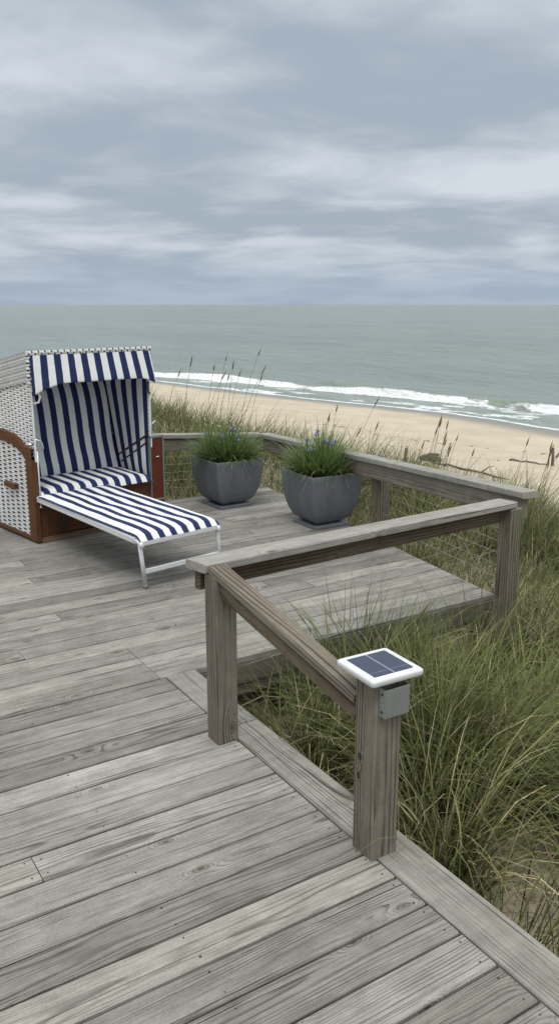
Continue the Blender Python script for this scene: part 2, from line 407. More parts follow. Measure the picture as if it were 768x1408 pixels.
# ------------------------------------------------------------------ terrain
SEA = -4.2
SV = np.array([-400, 10, 20, 27, 35, 37.4, 46.4, 63, 92, 300, 900.]); SU = np.array([36, 34, 33.2, 33.3, 33.6, 33.0, 30.9, 28, 17.5, -60, -160.])
def shore(v): return np.interp(v, SV, SU)+.35*(fbm(v*.25, v*0, 2, 3)-.5)
def ground(u, v):
    u = np.asarray(u, float); v = np.asarray(v, float)
    su = shore(v)
    crest = 6.5+1.2*(fbm(v*.13, v*0+2, 2, 21)-.5)+.8*sstep(8, 4, v)
    foot = crest+5.5
    top = -.5+.45*(fbm(u*.35, v*.35, 3, 5)-.5)+.08*sstep(6, 12, v)
    beach = -2.75+(SEA+2.75)*(u-foot)/np.maximum(su-foot, 2.)+.10*(fbm(u*.5, v*.5, 3, 9)-.5)*sstep(0, 3, su-u)
    k = sstep(0, 1, (u-crest)/5.5)
    z = np.where(u < foot, top*(1-k)+beach*k, beach)
    z = np.where((u < foot), z+.15*(fbm(u*.9, v*.9, 2, 15)-.5)*k, z)
    z = np.where(u > su, SEA-(u-su)*.06, z)
    z = z+.30*sstep(7.7, 9.3, v)*sstep(7.2, 5., u)
    und = (u < 4.7) & (v < 7.5)          # below and beside the deck
    z = np.where(und, np.minimum(z, -.42), z)
    return np.maximum(z, -9)
def axis_grid(*segs): return np.unique(np.concatenate([np.asarray(s, float) for s in segs]))
def gridmesh(us, vs, zf):
    U, Vv = np.meshgrid(us, vs, indexing='ij'); Z = zf(U, Vv)
    V = np.stack([U, Vv, Z], -1).reshape(-1, 3); nu, nv = U.shape
    i = np.arange((nu-1)*nv).reshape(nu-1, nv)[:, :-1].ravel()
    return V, np.stack([i, i+nv, i+nv+1, i+1], 1)

def sand(name, dune):
    s = N(name); tc = s.n('ShaderNodeTexCoord').outputs['Object']; wet = s.attr('wet', 2)
    n = s.noise(tc, .6, 5, .6); f = s.noise(tc, 9, 5, .65); ff = s.noise(tc, 150, 3, .7)
    c = s.mix(s.mr(n, .3, .7), (.47, .405, .31), (.55, .48, .375))
    c = s.mix(s.m('MULTIPLY', s.mr(f, .5, .75), .3), c, (.40, .33, .24))
    c = s.mix(s.m('MULTIPLY', s.mr(ff, .62, .72), .4), c, (.31, .25, .18))
    if dune:
        c = s.mix(s.mr(s.noise(tc, 2.2, 5, .65), .38, .62, .15, .7), c, (.34, .285, .205))
        c = s.mix(s.mr(s.noise(tc, 17, 4, .7), .5, .64, 0, .75), c, (.07, .055, .035))
    c = s.mix(wet, c, (.21, .195, .175))
    s.bump(s.m('ADD', s.m('MULTIPLY', s.noise(tc, 3.5, 4, .6), 4.), s.m('ADD', f, s.m('MULTIPLY', ff, .2))), .5, .03)
    return s.fin(c, s.mr(wet, .3, 1., .92, .42), 0, s.mr(wet, .3, 1, .2, .5))
us = axis_grid(np.linspace(-6, 14, 161)); vs = axis_grid(np.linspace(-6, 30, 241), np.linspace(30, 80, 60), np.linspace(80, 900, 40), -6-np.geomspace(.5, 400, 25))
us = axis_grid(us, -6-np.geomspace(.5, 900, 25))
V, F = gridmesh(us, vs, ground)
o = sheet('dune_ground', V, F, sand('dune_sand', True), {'wet': ('FLOAT', np.zeros(len(V)))}); tag(o, kind='structure')
us = axis_grid(np.linspace(14, 44, 140), np.geomspace(44, 30000, 30)); vs = axis_grid(np.linspace(-10, 80, 260), np.linspace(80, 900, 60), -10-np.geomspace(.5, 30000, 30), np.geomspace(900, 30000, 15))
V, F = gridmesh(us, vs, ground)
wet = 1-sstep(.5, 3.6+1.6*(fbm(V[:, 1]*.12, V[:, 1]*0, 2, 8)-.5), shore(V[:, 1])-V[:, 0])
o = sheet('beach', V, F, sand('beach_sand', False), {'wet': ('FLOAT', wet)}); tag(o, kind='structure')

# sea: swell ridges and two breaking waves near the shore are real displacement
def seafun(U, Vv):
    sU = shore(np.clip(Vv, -400, 900)); s = U-sU; t = Vv
    z = SEA+.035*np.clip(s, 0, 1.5)
    sb = 4.9+1.1*(fbm(t*.09, t*0, 2, 31)-.5)+.05*np.clip(40-t, 0, 20)
    amp = .30+.45*fbm(t*.16, t*0+3, 2, 33)
    x = (s-sb); ridge = np.where(x < 0, np.exp(-(x/.55)**2), np.exp(-(x/1.7)**2))
    z = z+amp*.75*ridge
    s2 = 12.5+2*(fbm(t*.05, t*0, 2, 41)-.5); z = z+.30*np.exp(-((s-s2)/1.5)**2)*sstep(.42, .68, fbm(t*.07, t*0+9, 2, 43))
    z = z+.55*np.exp(-((s-7.6)/.8)**2)*np.exp(-((t-50)/3.2)**2)
    fade = sstep(1, 6, s)*(1-sstep(400, 900, s))
    z = z+fade*(.46*(fbm(s*.22, t*.055, 3, 51)-.5)+.13*(fbm(s*.9, t*.3, 3, 53)-.5)*(1-sstep(60, 160, s)))
    return z
us = axis_grid(np.linspace(-4, 22, 175), np.geomspace(22, 200, 190), np.geomspace(200, 40000, 60)); vs = axis_grid(np.linspace(14, 110, 300), np.geomspace(110, 900, 200), 14-np.geomspace(.5, 30000, 25), np.geomspace(900, 40000, 30))
S, T = np.meshgrid(us, vs, indexing='ij')
U = S+shore(np.clip(T, -400, 900)); Z = seafun(U, T)
V = np.stack([U, T, Z], -1).reshape(-1, 3); nu, nv = U.shape
i = np.arange((nu-1)*nv).reshape(nu-1, nv)[:, :-1].ravel(); F = np.stack([i, i+nv, i+nv+1, i+1], 1)
s_, t_ = S.ravel(), T.ravel()
sb = 4.9+1.1*(fbm(t_*.09, t_*0, 2, 31)-.5)+.05*np.clip(40-t_, 0, 20)
act = np.interp(t_, [20, 31, 33, 34.5, 37.2, 38.2, 46, 47.5, 51, 52.5, 72, 76], [1, 1, .9, 0, 0, 1, 1, .8, .8, 1, 1, .1])
bore = act*np.exp(-np.abs((s_-(sb-.55))/.58)**2.2)*1.15*(.72+.5*fbm(t_*.45, t_*0, 3, 91))
trail = .50*act*sstep(-.3, .6, sb-.5-s_)*sstep(.0, 1.2, s_)*(.35+1.0*fbm(s_*1.4, t_*.5, 4, 61))
swash = .95*np.exp(-((s_-.18-.5*fbm(t_*.35, t_*0, 3, 65))/.28)**2)
lace = .75*sstep(.50, .66, fbm(s_*.9, t_*.35, 4, 67))*sstep(.1, .6, s_)*(1-sstep(sb-.5, sb+.6, s_))
caps = .5*sstep(.66, .74, fbm(s_*.35, t_*.12, 4, 71))*(s_ > 8)*(s_ < 90)*0
foam = np.clip(np.maximum.reduce([bore, trail, swash, lace, caps]), 0, 1.2)
shal = np.clip(1-s_/26, 0, 1)*(s_ >= 0)
face = np.maximum(np.exp(-((s_-(sb-.15))/.8)**2)*np.clip(1-act*1.3, 0, 1), np.exp(-((s_-7.3)/.8)**2)*np.exp(-((t_-50)/3.)**2))
foam = np.maximum(foam, .8*np.exp(-((s_-7.9)/.35)**2)*np.exp(-((t_-47.5)/2.)**2))
def sea_mat():
    s = N('sea_water'); tc = s.n('ShaderNodeTexCoord').outputs['Object']; fo = s.attr('foam', 2); sh = s.attr('shal', 2); fc = s.attr('face', 2)
    big = s.noise(s.vm('MULTIPLY', tc, (.02, .006, .01)), 1, 4, .6); mid = s.noise(s.vm('MULTIPLY', tc, (.22, .06, .1)), 1, 5, .6)
    c = s.mix(s.mr(big, .35, .65), (.18, .222, .208), (.215, .26, .24))
    c = s.mix(s.m('MULTIPLY', s.mr(mid, .4, .7), .5), c, (.14, .175, .17))
    c = s.mix(s.m('MULTIPLY', sh, .65), c, (.25, .29, .25))
    c = s.mix(s.m('MULTIPLY', fc, .8), c, (.22, .28, .20))
    a = s.noise(s.vm('MULTIPLY', tc, (1.6, .8, 1.)), 1, 6, .7, .6); b = s.noise(tc, 5., 4, .65)
    k = s.m('ADD', fo, s.m('MULTIPLY', s.m('SUBTRACT', s.m('ADD', s.m('MULTIPLY', a, .7), s.m('MULTIPLY', b, .3)), .5), 1.25))
    k = s.mr(k, .42, .78)
    c = s.mix(k, c, s.mix(s.mr(b, .35, .65), (.66, .69, .70), (.84, .86, .86)))
    h = s.m('ADD', s.m('MULTIPLY', s.noise(s.vm('MULTIPLY', tc, (.9, .28, .5)), 1, 6, .62, .4), 1.), s.m('MULTIPLY', s.noise(s.vm('MULTIPLY', tc, (.16, .045, .1)), 1, 4, .6), 2.2))
    h = s.m('ADD', h, s.m('MULTIPLY', k, .25))
    s.bump(h, 1., .7)
    s.p.inputs['IOR'].default_value = 1.33
    return s.fin(c, s.m('ADD', .28, s.m('MULTIPLY', k, .6)), 0, .5)
o = sheet('sea', V, F, sea_mat(), {'foam': ('FLOAT', foam), 'shal': ('FLOAT', shal), 'face': ('FLOAT', face)}); tag(o, kind='structure')

# ------------------------------------------------------------------ deck
PITCH = .1515; GAP = .0095; TH_B = .032
def right_edge(v): return 3.98+.132*(v-3.655)
deck = empty('wooden_deck', (0, 0, 0), 0, 'weathered grey plank deck with a raised corner platform above the dune', 'deck')
V0 = 3.655                                   # front edge of the platform
b = MB(); sc = []
def plank(u0, u1, v0, sk1=0., wid=PITCH-GAP):
    dzr = random.uniform(-.0018, .0018); vc = v0+wid/2
    prof = [(-wid/2, -TH_B), (wid/2, -TH_B), (wid/2, -.004), (wid/2-.004, 0), (-wid/2+.004, 0), (-wid/2, -.004)]
    tint = min(.95, max(.2, random.gauss(.52, .24)))
    b.prism(prof, (u0, vc, dzr), (u1, vc, dzr+random.uniform(-.001, .001)), tint=tint, skew1=sk1, off=(random.uniform(0, 60), random.choice((0, .28, .56, .84))+random.uniform(-.05, .05), random.uniform(-.03, .05)))
    for ue in (u0+.022, u1-.03):
        for q in (-.045, .045): sc.append((ue+random.uniform(-.004, .004), vc+q+random.uniform(-.006, .006), dzr))
    uu = math.ceil(u0/.6)*.6+.3
    while uu < u1-.2:
        if random.random() < .75:
            for q in (-.045, .045): sc.append((uu+random.uniform(-.006, .006), vc+q+random.uniform(-.008, .008), dzr))
        uu += .6
U_IN = 1.622; U_OUT = 1.787
row = -34
JT = {}                                       # chosen butt joints that the photograph shows
while True:
    v0 = V0+PITCH*row
    if v0 > 7.25: break
    if row < 0:
        segs = [-4.2]
        x = -4.2+random.uniform(.8, 3.6)
        while x < .6:
            if x < -.6: segs.append(x)
            x += random.uniform(2.6, 3.9)
        if row == -8: segs.append(.62)
        segs.append(U_IN-.006)
        for a_, c_ in zip(segs[:-1], segs[1:]): plank(a_+.002, c_-.002, v0)
    else:
        ue = right_edge(v0+PITCH/2)
        segs = [-4.2]
        x = -4.2+random.uniform(.8, 3.4)
        while x < ue-.8:
            segs.append(x); x += random.uniform(1.5, 3.6)
        if row in (0, 1, 2): segs = [q for q in segs if abs(q-U_IN) > .9]+[U_IN-.03]; segs.sort()
        segs.append(ue)
        for i_, (a_, c_) in enumerate(zip(segs[:-1], segs[1:])): plank(a_+.002, c_-.002, v0, .118 if i_ == len(segs)-2 else 0)
    row += 1
VBACK = V0+PITCH*row
b.build('boards', M['deck'], deck)
b = MB()
for (x, y, z) in sc:
    n = 6; r = random.uniform(.0028, .0042)
    vs = [(x+r*math.cos(2*math.pi*k/n), y+r*math.sin(2*math.pi*k/n), z+.0012) for k in range(n)]
    b.add(vs, [tuple(range(n))], [(0, 0, 0)]*n)
o = b.build('screw_heads', M['screw'], deck); o['kind'] = 'stuff'
for (v0, v1) in ((-2.0, 3.01), (3.016, V0-.007)):
    b = MB(); wv = U_OUT-U_IN; c = (U_IN+U_OUT)/2
    b.bar((c, v0, -TH_B/2), (c, v1, -TH_B/2), wv, TH_B+.004, .004, dz=.002, tint=.6 if v0 < 0 else .5, off=(3.3, .02, .01)); b.build('edge_board', M['trim'], deck)
b = MB()
b.bar((U_OUT-.03, V0+.012, -.094), (right_edge(V0)-.004, V0+.012, -.094), .03, .115, .003); 
b.build('fascia_board', M['fascia'], deck)
b = MB(); b.bar((U_OUT-.03, V0+.03, -.19), (right_edge(V0)-.02, V0+.03, -.19), .03, .075, .003); b.build('lower_fascia_board', M['fascia'], deck)
b = MB(); b.bar((U_OUT-.022, -2, -.13), (U_OUT-.022, V0-.01, -.13), .03, .19, .003); b.build('fascia_board', M['fascia'], deck)
b = MB(); b.bar((right_edge(V0)-.03, V0+.05, -.13), (right_edge(VBACK)-.03, VBACK-.05, -.13), .03, .18, .003); b.build('fascia_board', M['fascia'], deck)
b = MB(); b.bar((-4.2, VBACK-.03, -.13), (right_edge(VBACK)-.06, VBACK-.03, -.13), .03, .18, .003); b.build('fascia_board', M['fascia'], deck)
for x in (2.26, 3.2, 3.95):
    b = MB(); b.box(x-.02, x+.02, V0+.06, V0+.15, -.75, -.15, .003, 'z'); b.build('support_post', M['fascia'], deck)
b = MB()
for x in np.arange(-4, 4.2, .6):
    v0 = V0+.06 if x > U_OUT-.1 else -2
    b.box(x-.02, x+.02, v0, VBACK-.06, -.2, -TH_B-.004, .002, 'y')
b.build('joists', M['fascia'], deck)

# ------------------------------------------------------------------ railings
PW = .112; PN = .101
def post(parent, x, y, z0, z1, mat=None, pw=PW, off=None):
    b = MB(); b.box(x-pw/2, x+pw/2, y-pw/2, y+pw/2, z0, z1, .006, 'z', off=off); return b.build('post', mat or M['post'], parent)
def cable(parent, p0, p1, r=.0019):
    b = MB(); p0 = Vector(p0); p1 = Vector(p1); n = 6
    pts = [p0.lerp(p1, i/n)-Vector((0, 0, .006*math.sin(math.pi*i/n))) for i in range(n+1)]
    b.tube(pts, r, 5); return b.build('cable', M['cable'], parent)

PA = Vector((1.573, 2.952, 0)); PB = Vector((3.825, 3.465, 0)); PC = Vector((4.475, 7.30, 0))
RA0, RA1 = .800, .684
near = empty('deck_railing', (PA.x, PA.y, 0), 0, 'nearest wooden railing, running from the sloping handrail to the outer corner post', 'railing')
def child_local(par, f):
    n0 = set(COL.objects); r = f()
    return r
def P3(root, p): return Vector(p)-Vector(root.location)
def rel(root, *ps): return [Vector(p)-Vector(root.location) for p in ps]
# near railing
p = rel(near, (PA.x, PA.y, 0))[0]; post(near, p.x, p.y, .001, RA0-.043, pw=PN, off=(2.2, .05, .0))
p = rel(near, (PB.x+.033, PB.y-.015, 0))[0]; post(near, p.x, p.y, -.75, RA1-.042, pw=PN, off=(7.7, .3, .01))
c0 = Vector((1.500, 3.035, RA0-.02)); c1 = Vector((3.865, 3.488, RA1-.02))
b = MB(); q = rel(near, c0, c1); b.bar(q[0], q[1], .135, .038, .005, off=(5., .03, .02), tint=.6); b.build('cap_rail', M['cap'], near)
b = MB(); q = rel(near, c0+Vector((.02, .02, -.065)), c1+Vector((-.08, -.005, -.063))); b.bar(q[0], q[1], .04, .09, .004, off=(1., .02, .01)); b.build('beam', M['beam'], near)
for k, z in enumerate((.20, .29, .38, .47)):
    q = rel(near, (PA.x+.045, 2.99, z+.09), (PB.x-.01, PB.y-.01, z+.01)); cable(near, q[0], q[1], .0011)

far = empty('deck_railing', (PC.x, PC.y, 0), 0, 'sea-facing wooden railing behind the right planter, with a post halfway along it', 'railing')
RB0, RB1 = .722, .552
c0 = Vector((4.03, 3.455, RB0-.02)); c1 = Vector((4.49, 7.40, RB1-.02))
b = MB(); q = rel(far, c0, c1); b.bar(q[0], q[1], .125, .042, .005, off=(11., .1, .02), tint=.55); b.build('cap_rail', M['cap'], far)
b = MB(); q = rel(far, c0+Vector((-.015, .03, -.086)), c1+Vector((-.02, -.06, -.08))); b.bar(q[0], q[1], .05, .125, .004, off=(21., .06, .01), tint=.9); b.build('beam', M['fascia'], far)
mid = Vector((4.315, 5.30, 0))
for (pp, zt) in ((mid, .485),):
    p = rel(far, pp)[0]; post(far, p.x+.03, p.y, -.8, zt)
for z in (.10, .18, .26, .34, .42):
    q = rel(far, (PB.x+.06, PB.y+.03, z+.06), (mid.x-.005, mid.y, z-.0)); cable(far, q[0], q[1])
    q = rel(far, (mid.x-.005, mid.y, z-.0), (PC.x-.02, PC.y, z-.04)); cable(far, q[0], q[1])

back = empty('deck_railing', (1.4, VBACK+.28, 0), 0, 'back railing with wire cables, behind the left planter and beside the beach chair', 'railing')
RC0, RC1 = .72, .562
c0 = Vector((1.4, 7.78, RC0-.02)); c1 = Vector((4.56, 7.36, RC1-.02))
b = MB(); q = rel(back, c0, c1+Vector((-.14, .018, 0))); b.bar(q[0], q[1], .12, .042, .005, off=(31., .1, .02), tint=.5); b.build('cap_rail', M['cap'], back)
b = MB(); q = rel(back, c0+Vector((0, -.01, -.088)), c1+Vector((-.16, -.0, -.085))); b.bar(q[0], q[1], .045, .12, .004, off=(41., .06, .01), tint=.8); b.build('beam', M['fascia'], back)
for x in (1.46, 3.02, 4.12):
    t = (x-c0.x)/(c1.x-c0.x); p = rel(back, c0.lerp(c1, t))[0]; post(back, p.x, p.y+.03, -.8, p.z-.025)
for z in (.04, .12, .20, .28, .36):
    q = rel(back, (1.46, 7.80, z+.10), (4.42, 7.36, z)); cable(back, q[0], q[1])

# sloping handrail
hr = empty('handrail', (PA.x, PA.y, .7), 0, 'sloping wooden handrail descending from the railing post to the short solar-capped post', 'handrail')
NP = Vector((1.650, 1.990, 0))
h0 = Vector((1.567, 2.962, .792)); h1 = Vector((1.632, NP.y+PW/2+.001, .578))
b = MB(); q = rel(hr, h0, h1); b.bar(q[0], q[1], .086, .034, .005, dz=-.017, off=(51., .05, .02), tint=.35); b.build('cap_board', M['post'], hr)
d = (h1-h0).normalized(); t0 = (h0.y-(PA.y-PW/2-.001))/abs(d.y)
b = MB(); q = rel(hr, h0+d*t0+Vector((0, 0, -.04)), h1+Vector((0, 0, -.04))); b.bar(q[0], q[1], .056, .070, .004, dz=-.031, off=(61., .02, .0)); b.build('side_board', M['beam'], hr)
# short post with solar lamp and bracket
sp_ = empty('short_post', (NP.x, NP.y, 0), 0, 'short square wooden post with two knots, carrying the white solar light', 'post')
post(sp_, 0, 0, .001, .668, off=(13.3, .06, .01))
b = MB()
for z in (.235, .345):
    n = 10; vs = [(-.012+.0095*math.cos(2*math.pi*k/n), -PW/2-.0, z+.013*math.sin(2*math.pi*k/n)) for k in range(n)]
for (yy, zz, rr) in ((.028, .29, .010), (.020, .365, .011)):
    for (r_, e, m_) in ((rr*1.9, .0008, 0), (rr, .0016, 1)):
        n = 14; vs = [(-PW/2-e, yy+r_*.8*math.cos(-2*math.pi*k/n), zz+r_*1.35*math.sin(-2*math.pi*k/n)) for k in range(n)]
        b.add(vs, [tuple(range(n))], [(v[2]*.3+9, v[1], v[0]) for v in vs], .8 if m_ == 0 else 0, m_)
b.build('knots', [M['post'], M['screw']], sp_)
lamp = empty('solar_light', (NP.x+.006, NP.y+.008, .669), R(-2), 'white square solar cap light with dark blue cell panel, on top of short post', 'solar light')
def rsq(hw, r, n=5):
    o = []
    for (cx, cy, a0) in ((hw-r, hw-r, 0), (-hw+r, hw-r, 90), (-hw+r, -hw+r, 180), (hw-r, -hw+r, 270)):
        t = R(a0); e = min(.012, (hw-r)*.4); o.append((cx+r*math.cos(t)+e*math.sin(t), cy+r*math.sin(t)-e*math.cos(t)))
        for k in range(n): 
            a = R(a0+90*k/(n-1)); o.append((cx+r*math.cos(a), cy+r*math.sin(a)))
        t = R(a0+90); o.append((cx+r*math.cos(t)-e*math.sin(t), cy+r*math.sin(t)+e*math.cos(t)))
    return o
def lathe_sq(b, rings, mat=0, tint=.5, captop=True, capbot=True, smooth=True):
    n = len(rsq(1, .1)); vs = []; fs = []
    for (hw, r, z) in rings: vs += [(x, y, z) for x, y in rsq(hw, r)]
    for i in range(len(rings)-1):
        for k in range(n):
            j = (k+1) % n; fs.append((i*n+k, i*n+j, (i+1)*n+j, (i+1)*n+k))
    if capbot: fs.append(tuple(reversed(range(n))))
    if captop: fs.append(tuple((len(rings)-1)*n+k for k in range(n)))
    b.add(vs, fs, vs, tint, mat, smooth)
b = MB(); lathe_sq(b, [(.07, .005, 0), (.098, .008, 0), (.104, .012, .003), (.105, .012, .017), (.104, .012, .0205), (.1005, .012, .0235), (.095, .010, .0245)], smooth=True); h = b.build('housing', M['whiteplastic'], lamp)
def solar_mat():
    s = N('solar_cells'); tc = s.n('ShaderNodeTexCoord').outputs['Object']; x, y, z = s.sep(tc)
    ln = s.m('LESS_THAN', s.m('ABSOLUTE', x), .0016)
    ln = s.m('MAXIMUM', ln, s.m('MULTIPLY', s.m('LESS_THAN', s.m('ABSOLUTE', s.m('ADD', y, .052)), .0009), .45))
    fine = s.m('LESS_THAN', s.m('FRACT', s.m('MULTIPLY', y, 190.)), .1)
    c = s.mix(s.noise(tc, 25, 3), (.022, .03, .062), (.032, .042, .082)); c = s.mix(s.m('MULTIPLY', fine, .15), c, (.2, .22, .28)); c = s.mix(s.m('MULTIPLY', ln, .8), c, (.5, .52, .56))
    return s.fin(c, .22, 0, .5)
b = MB(); lathe_sq(b, [(.079, .003, .0246), (.079, .003, .026)], smooth=False); b.build('solar_panel', solar_mat(), lamp)
mbx = empty('metal_bracket', (NP.x+.004, NP.y-PW/2-.001, .548), 0, 'small open-topped galvanised metal pocket screwed to the short post below the solar light', 'bracket')
b = MB(); bw, bd, bh, tk = .100, .034, .100, .003
b.box(-bw/2, bw/2, -bd, -bd+tk, 0, bh, .001); b.box(-bw/2, -bw/2+tk, -bd+tk, 0, .0, bh, .001); b.box(bw/2-tk, bw/2, -bd+tk, 0, 0, bh, .001); b.box(-bw/2+tk, bw/2-tk, -bd+tk, 0, 0, tk, .001)
b.build('pocket', M['galv'], mbx)
for z in (.018, .08):
    b = MB()
    b.tube([(-bw/2-.002, -bd*.45, z), (-bw/2+.001, -bd*.45, z)], .005, 8); b.build('screw', M['steel'], mbx)

# ------------------------------------------------------------------ roofed beach chair
CH = empty('roofed_beach_chair', (1.791, 6.421, 0), R(10), 'white wicker roofed beach chair with navy striped cushions and pulled-out footrest', 'beach chair')
W = 1.13; D = .80
# left arm: timber frame with woven infill
prof = [(0, .765), (.10, .768), (.15, .782), (.20, .812), (.27, .838), (.36, .855), (.50, .862), (.80, .862)]
def arm(x0, x1):
    b = MB()
    P = []; G = []
    lo = [(y, z-.085) for y, z in prof]; lo[0] = (0.0, .68); lo[1] = (.105, .68)
    for side in (x0, x1):
        P.append([(side, y, z) for y, z in prof]); G.append([(y, 0, z) for y, z in prof])
    for pa, pb in zip(prof[:-1], prof[1:]):
        i = prof.index(pa); la, lb = lo[i], lo[i+1]
        vs = [(x0, *pa), (x0, *pb), (x0, *lb), (x0, *la), (x1, *pa), (x1, *pb), (x1, *lb), (x1, *la)]
        b.add(vs, [(0, 3, 2, 1), (4, 5, 6, 7), (0, 1, 5, 4), (3, 7, 6, 2)], [(v[1], v[0], v[2]*.6) for v in vs], .5)
    b.box(x0, x1, 0, .115, .02, .68, .004, 'z', tint=.55)
    b.box(x0, x1, D-.05, D, .02, .78, .004, 'z', tint=.45)
    b.box(x0, x1, .115, D-.05, .02, .05, .003, 'y', tint=.45)
    b.build('arm_frame', M['brown'], CH)
arm(0, .045)
b = MB(); ys = np.linspace(.113, D-.05, 14)
def armz(y): return float(np.interp(y, [q[0] for q in prof], [q[1] for q in prof]))-.08
b.grid([[(.012, y, .05), (.012, y, armz(y))] for y in ys], [[(y+.01, .05, 0), (y+.01, armz(y), 0)] for y in ys], smooth=False)
b.grid([[(.036, y, .05), (.036, y, armz(y))] for y in ys], [[(y+.01, .05, 0), (y+.01, armz(y), 0)] for y in ys], smooth=False, flip=True)
b.build('arm_panel', M['weave_arm'], CH)
b = MB(); b.bar((-.022, .28, .43), (-.022, .46, .43), .024, .05, .008); b.bar((-.01, .30, .43), (.011, .30, .43), .03, .03, .002); b.bar((-.01, .44, .43), (.011, .44, .43), .03, .03, .002); b.build('grab_handle', M['brown'], CH)
b = MB(); b.tube([(.05, -.004, .30), (.05, -.004, .745)], .006, 6); b.tube([(.05, -.012, .30), (.05, .01, .30)], .010, 8); b.build('edge_rod', M['alu'], CH)
# right arm box
b = MB(); b.box(W-.03, W+.085, .0, .03, .2, .735, .004, 'z', tint=.5); b.box(W-.03, W-.012, .03, D, .1, .735, .003, 'y'); b.build('arm_panel', M['redwood'], CH)
b = MB(); b.box(W-.04, W+.10, -.006, D, .737, .755, .003, 'y'); b.box(W+.087, W+.10, -.004, .03, .02, .736, .002, 'z'); b.box(W-.043, W-.032, -.004, .03, .2, .736, .002, 'z'); b.box(W-.043, W+.10, -.004, .03, .185, .198, .002, 'x'); b.build('arm_trim', M['galv'], CH)
b = MB(); b.box(W+.015, W+.045, -.008, 0.001, .56, .575, .003); b.build('latch', M['chrome'], CH)
b = MB(); b.box(W-.03, W+.087, 0.005, .03, .02, .184, .003, 'z', tint=.3); b.box(W+.06, W+.087, .03, D, .02, .735, .003, 'y', tint=.3); b.build('arm_base', M['redwood'], CH)
# base box
b = MB(); b.box(.047, .235, .02, .04, .045, .335, .003, 'z', tint=.4); b.build('base_panel', M['brown'], CH)
b = MB(); b.box(.275, .80, .025, .045, .05, .335, .004, 'x', tint=.25); b.build('drawer_panel', M['brown'], CH)
b = MB(); b.box(.835, W-.035, .02, .04, .045, .335, .003, 'z', tint=.4); b.build('base_panel', M['brown'], CH)
for x in (.237, .80):
    b = MB(); b.box(x, x+.036, .03, .045, .04, .335, .001, 'z'); st_ = b.build('slot_strip', M['steel'], CH)
    for z in np.arange(.07, .31, .03):
        b = MB(); b.tube([(x+.018, .029, z), (x+.018, .031, z)], .005, 6); b.build('slot_hole', M['galv'], st_)
b = MB(); b.box(.047, W-.035, .0, .05, .003, .042, .004, 'x'); b.build('base_skid', M['paleskid'], CH)
b = MB(); b.box(.047, W-.045, .0, .035, .337, .375, .004, 'x', tint=.7); b.build('seat_rail', M['brown'], CH)
b = MB(); b.box(.05, W-.035, .06, D, .04, .34, .003, 'x', tint=.2); b.build('base_box', M['brown'], CH)
# cushions (puffy striped sheets)
def cushion(name, fn, nx, ny, mat, x0, x1, th):
    """fn(x,t)->(point, normal) centre sheet, closed puffy body"""
    b = MB(); top = []; bot = []; g = []
    for i in range(nx+1):
        rt = []; rb = []; rg = []
        for j in range(ny+1):
            sx = i/nx; sy = j/ny; x = x0+(x1-x0)*sx
            e = min(1, 6*min(sx, 1-sx)+.0)**.5*min(1, 7*min(sy, 1-sy))**.5
            p, n, a = fn(x, sy); rt.append(Vector(p)+Vector(n)*th*e); rb.append(Vector(p)-Vector(n)*th*.6*e); rg.append((x, a, 0))
        top.append(rt); bot.append(rb); g.append(rg)
    b.grid(top, g); b.grid(bot, g, flip=True)
    return b.build(name, mat, CH)
def seatf(x, t):
    y = -.045+.50*t
    z = .405+.015*t-(.03*max(0, (.12-t)/.12)**2)
    return (x, y, z), (0, -.25*(1-t)**6, 1), y
cushion('seat_cushion', seatf, 60, 16, M['stripe_seat'], .055, 1.075, .04)
bn = Vector((0, -.93, -.05)).normalized()
def backf(x, t):
    return (x, .44+.235*t+.02*math.sin(t*6.), .41+.83*t), (0, -.95, .28), .41+.86*t
cushion('backrest_cushion', backf, 60, 24, M['stripe'], .05, 1.055, .035)
def sidef(x0_, x1_):
    def f(a, t):   # a = depth coordinate used as the stripe coordinate
        z = .40+.86*t; y = a+.22*t*0; y = .02+(a-.02)*(.43+.25*t)/.48
        return (x0_+(x1_-x0_)*(a/.5), y, z), (-1 if x0_ > .5 else 1, 0, 0), z
    return f
cushion('side_cushion', sidef(1.092, 1.062), 24, 16, M['stripe'], .02, .50, .012)
cushion('side_cushion', sidef(.045, .06), 24, 16, M['stripe'], .02, .50, .008)
# hood: woven side, roof band, back, roof
HX0, HX1 = .022, 1.118
def hood_side(x, nm, flip):
    b = MB(); rows = [(.70, .0, .84), (.80, .0, .87), (.95, .0, .88), (1.1, .0, .88), (1.29, .0, .86)]
    P = []; G = []
    for z, y0, y1 in rows:
        ysx = np.linspace(y0, y1, 12); zs = [z-.17*max(0, (y-.0)/.44)*sstep(1.0, 1.29, z)*.5 for y in ysx]
        P.append([(x, y, zz) for y, zz in zip(ysx, zs)]); G.append([(y, zz, 0) for y, zz in zip(ysx, zs)])
    b.grid(P, G, smooth=False, flip=flip)
    P2 = [[(q[0]+(.016 if not flip else -.016), q[1], q[2]) for q in r] for r in P]
    b.grid(P2, G, smooth=False, flip=not flip)
    y0 = P
    # front rim
    for r0, r1, s0, s1 in zip(P[:-1], P[1:], P2[:-1], P2[1:]):
        vs = [r0[0], s0[0], s1[0], r1[0]]; b.add(vs, [(0, 1, 2, 3)], [(.3, v[2], 0) for v in vs])
    b.build(nm, M['weave_side'], CH)
hood_side(HX0+.008, 'side_panel', False); hood_side(HX1-.008, 'side_panel', True)
